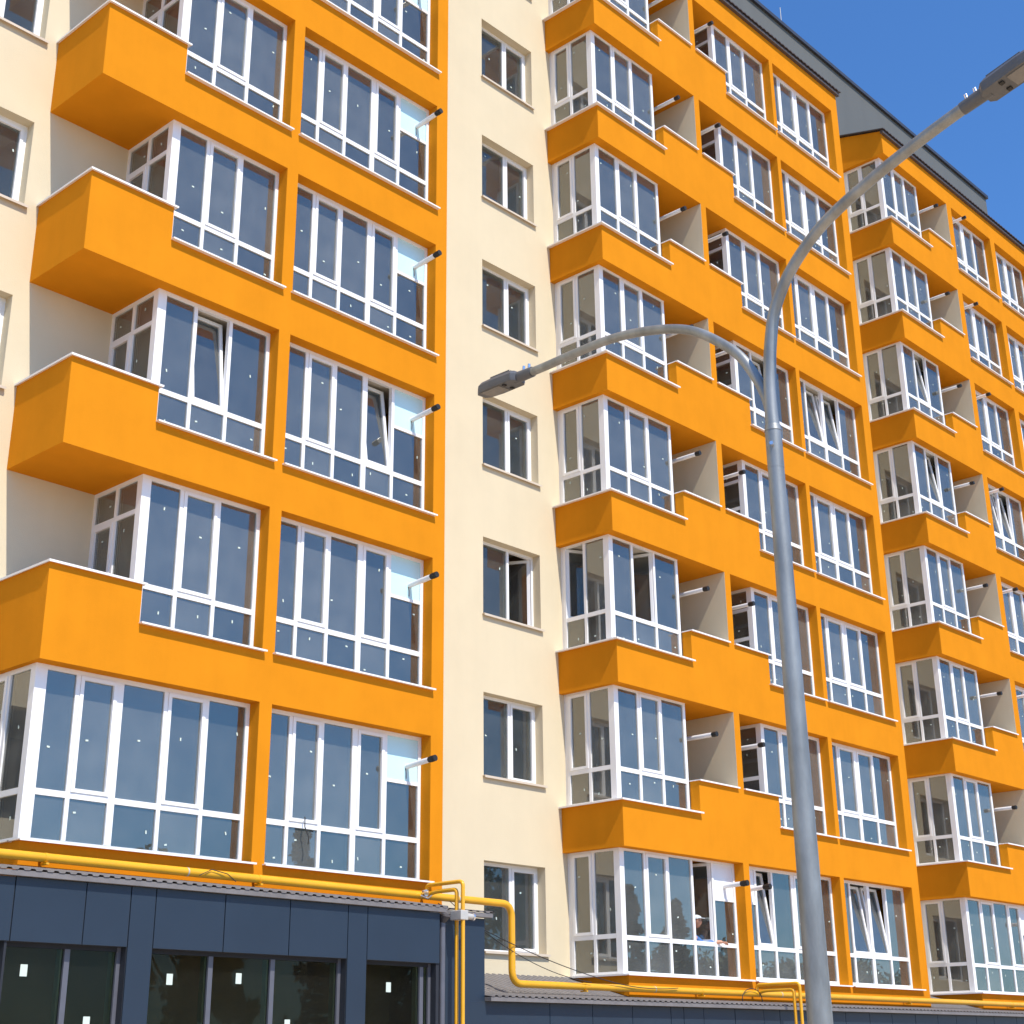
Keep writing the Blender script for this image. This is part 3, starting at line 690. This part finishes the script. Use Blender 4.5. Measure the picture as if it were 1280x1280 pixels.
tag(o, 'pale green plastic sack slumped behind the lowest stair window', 'sack')

# ------------------------------------------------------------------ person leaning at the open sash
P0 = Vector((24.05, .62, .80))
pr = thing('person', 'person in blue shirt and pale cap leaning out of the open corner window', 'person', P0)
def pp(*a): return [P0+Vector(v) for v in a]
pts = pp((0, .25, .86), (0, .17, 1.02), (0, .05, 1.20), (.0, -.06, 1.36), (.0, -.15, 1.46), (.01, -.19, 1.53),
         (-.10, .25, .82), (-.11, .20, .46), (-.11, .28, .09), (-.11, .14, .04), (.10, .25, .82), (.11, .20, .46), (.11, .28, .09), (.11, .14, .04),
         (-.19, -.06, 1.34), (-.26, -.17, 1.16), (-.10, -.33, 1.26), (.19, -.06, 1.34), (.26, -.20, 1.22), (.48, -.42, 1.27), (.53, -.46, 1.26))
body = blob('body', pts, [.14, .13, .145, .13, .06, .06, .10, .065, .05, .035, .10, .065, .05, .035, .06, .048, .032, .06, .05, .034, .028], 'skin', parent=pr,
            edges=[(0, 1), (1, 2), (2, 3), (3, 4), (4, 5), (0, 6), (6, 7), (7, 8), (8, 9), (0, 10), (10, 11), (11, 12), (12, 13), (3, 14), (14, 15), (15, 16), (3, 17), (17, 18), (18, 19), (19, 20)])
blob('shirt', pp((0, .22, .92), (0, .17, 1.02), (0, .05, 1.20), (.0, -.06, 1.36), (.0, -.12, 1.42), (-.19, -.06, 1.34), (-.26, -.17, 1.16), (-.17, -.26, 1.21), (.19, -.06, 1.34), (.26, -.20, 1.22), (.42, -.36, 1.26)),
     [.155, .145, .16, .145, .075, .075, .062, .055, .075, .064, .055], 'shirt', parent=pr, edges=[(0, 1), (1, 2), (2, 3), (3, 4), (3, 5), (5, 6), (6, 7), (3, 8), (8, 9), (9, 10)])
blob('trousers', pp((0, .25, .90), (-.10, .25, .80), (-.11, .20, .46), (-.11, .28, .13), (.10, .25, .80), (.11, .20, .46), (.11, .28, .13)),
     [.15, .11, .08, .068, .11, .08, .068], 'trousers', parent=pr, edges=[(0, 1), (1, 2), (2, 3), (0, 4), (4, 5), (5, 6)])
hc = P0+Vector((.03, -.24, 1.63))
bmh = bmesh.new(); bmesh.ops.create_uvsphere(bmh, u_segments=24, v_segments=18, radius=1)
for v in bmh.verts:
    x, y, z = v.co; f = Vector((x*.076, y*.098, z*.118))
    if z < 0: f.x *= 1-.28*abs(z); f.y *= 1-.12*abs(z)
    if y < -.8 and abs(x) < .22 and -.35 < z < .15: f.y -= .022
    if y < -.7 and .1 < abs(x) < .5 and .05 < z < .3: f.y += .010
    if y < -.75 and abs(x) < .35 and -.62 < z < -.45: f.y -= .007
    v.co = f
me = bpy.data.meshes.new('head'); bmh.to_mesh(me); bmh.free(); me.materials.append(M['skin'])
for p_ in me.polygons: p_.use_smooth = True
ho = bpy.data.objects.new('head', me); S.collection.objects.link(ho); ho.parent = pr; ho.location = hc-P0
q = MB()
for sx in (-1, 1): q.tube([(sx*.074, .005, .02), (sx*.088, .012, .0), (sx*.078, .008, -.03)], [.016, .018, .010], 'skin', 8)
q.build('ear', ho)
q = MB()
for sx in (-1, 1): q.tube([(sx*.028, -.088, .016), (sx*.028, -.096, .016)], .008, 'black', 8)
q.build('eye', ho)
q = MB(); q.tube([(0, .004, .045), (0, .004, .07), (0, .004, .10), (0, .004, .122)], [.101, .100, .075, .02], 'cap', 20); q.box(-.06, .06, -.16, -.07, .048, .056, 'cap'); q.build('cap', ho)
q = MB(); q.tube([(0, .03, -.02), (0, .02, .045)], [.075, .092], 'hair', 16); q.build('hair', ho)
wr = P0+Vector((.53, -.46, 1.26))
for i, (dx, dy, dz, ln) in enumerate(((.075, -.035, -.005, .070), (.082, -.020, -.012, .078), (.083, -.003, -.014, .073), (.078, .014, -.012, .058))):
    b0 = wr+Vector((dx*.85, dy, dz)); 
    blob('finger', [wr+Vector((.02, dy*.5, 0)), b0, b0+Vector((ln*.55, -.004, -.010)), b0+Vector((ln*.85, -.006, -.038))], [.011, .010, .009, .007], 'skin', parent=pr)
blob('thumb', [wr+Vector((.01, -.02, 0)), wr+Vector((.045, -.048, .002)), wr+Vector((.080, -.058, -.010))], [.012, .0105, .008], 'skin', parent=pr)
blob('palm', [wr+Vector((-.01, 0, 0)), wr+Vector((.035, -.006, -.002)), wr+Vector((.07, -.008, -.008))], [(.026, .018), (.040, .016), (.040, .014)], 'skin', parent=pr)

# ------------------------------------------------------------------ trees across the street (seen mirrored in the low panes)
def leafy(name, label, x, y, H, W, seed, conifer=False):
    rn = random.Random(seed); t = thing(name, label, 'tree', (x, y, G), 'trees across the street, mirrored in the lowest panes')
    q = MB(); q.tube([(x, y, G), (x+.05, y, G+H*.4), (x-.05, y, G+H*(.95 if conifer else .7))], [.2, .14, .03], 'bark', 10)
    if not conifer:
        for i in range(7):
            a = rn.uniform(0, 6.28); z = G+H*rn.uniform(.3, .6); q.tube([(x, y, z), (x+math.cos(a)*W*.3, y+math.sin(a)*W*.3, z+H*.15), (x+math.cos(a)*W*.42, y+math.sin(a)*W*.42, z+H*.25)], [.07, .045, .015], 'bark', 6)
    q.build('trunk', t)
    q = MB(); vs = []; fs = []
    cl = []
    for i in range(46):
        if conifer:
            h = rn.random()**1.3; rr = (1-h)*W*.5; a = rn.uniform(0, 6.28); cl.append((x+math.cos(a)*rr*.75, y+math.sin(a)*rr*.75, G+H*(.12+.88*h), .25+rr*.35))
        else:
            a = rn.uniform(0, 6.28); rr = W*.5*math.sqrt(rn.random()); h = rn.uniform(.35, .95)*(1-.25*(2*rr/W)**2); cl.append((x+math.cos(a)*rr, y+math.sin(a)*rr, G+H*h, W*.13*rn.uniform(.7, 1.3)))
    for cx_, cy_, cz_, cr_ in cl:
        for _ in range(90):
            dv = Vector((rn.gauss(0, 1), rn.gauss(0, 1), rn.gauss(0, .7))).normalized()*cr_*rn.random()**.4
            c = Vector((cx_, cy_, cz_))+dv; e1 = Vector((rn.gauss(0, 1), rn.gauss(0, 1), rn.gauss(0, 1))).normalized(); e2 = e1.orthogonal().normalized(); s_ = rn.uniform(.12, .24)
            o_ = len(vs); vs += [c-e1*s_, c+e2*s_*.5, c+e1*s_, c-e2*s_*.5]; fs.append((o_, o_+1, o_+2, o_+3))
    q.add(vs, fs, 'needle' if conifer else 'leaf'); q.build('crown', t)
tl = [(60, -30, 9.9, 4.2, 1), (65, -31, 9.2, 4.5, 1), (52.5, -31, 13, 7, 0), (69, -32, 8.3, 6.5, 0), (75, -31, 7.0, 6, 0), (82, -33, 8, 6.5, 0),
      (40, -31, 10.9, 4.2, 1), (33.5, -31, 10.1, 4.5, 0), (27, -34, 8.2, 5, 0), (90, -35, 9, 7, 0), (49, -36, 8, 6, 0), (22, -36, 9.5, 6, 0)]
names = ['tall slim dark spruce across the street opposite the open corner window', 'broad dark spruce just right of the tall slim one', 'round leafy tree left of the tall slim spruce', 'round leafy tree right of the broad spruce',
         'low leafy tree farther right along the street', 'leafy tree second from the far right end of the street', 'narrow dark spruce opposite the left bays', 'leafy tree left of the narrow spruce', '', 'tallest leafy tree at the far right end of the street', 'leafy tree standing between the narrow spruce and the others', '']
for i, (x, y, H, W, c) in enumerate(tl):
    if names[i]: leafy('spruce_tree' if c else 'leafy_tree', names[i], x, y, H, W, i, bool(c))
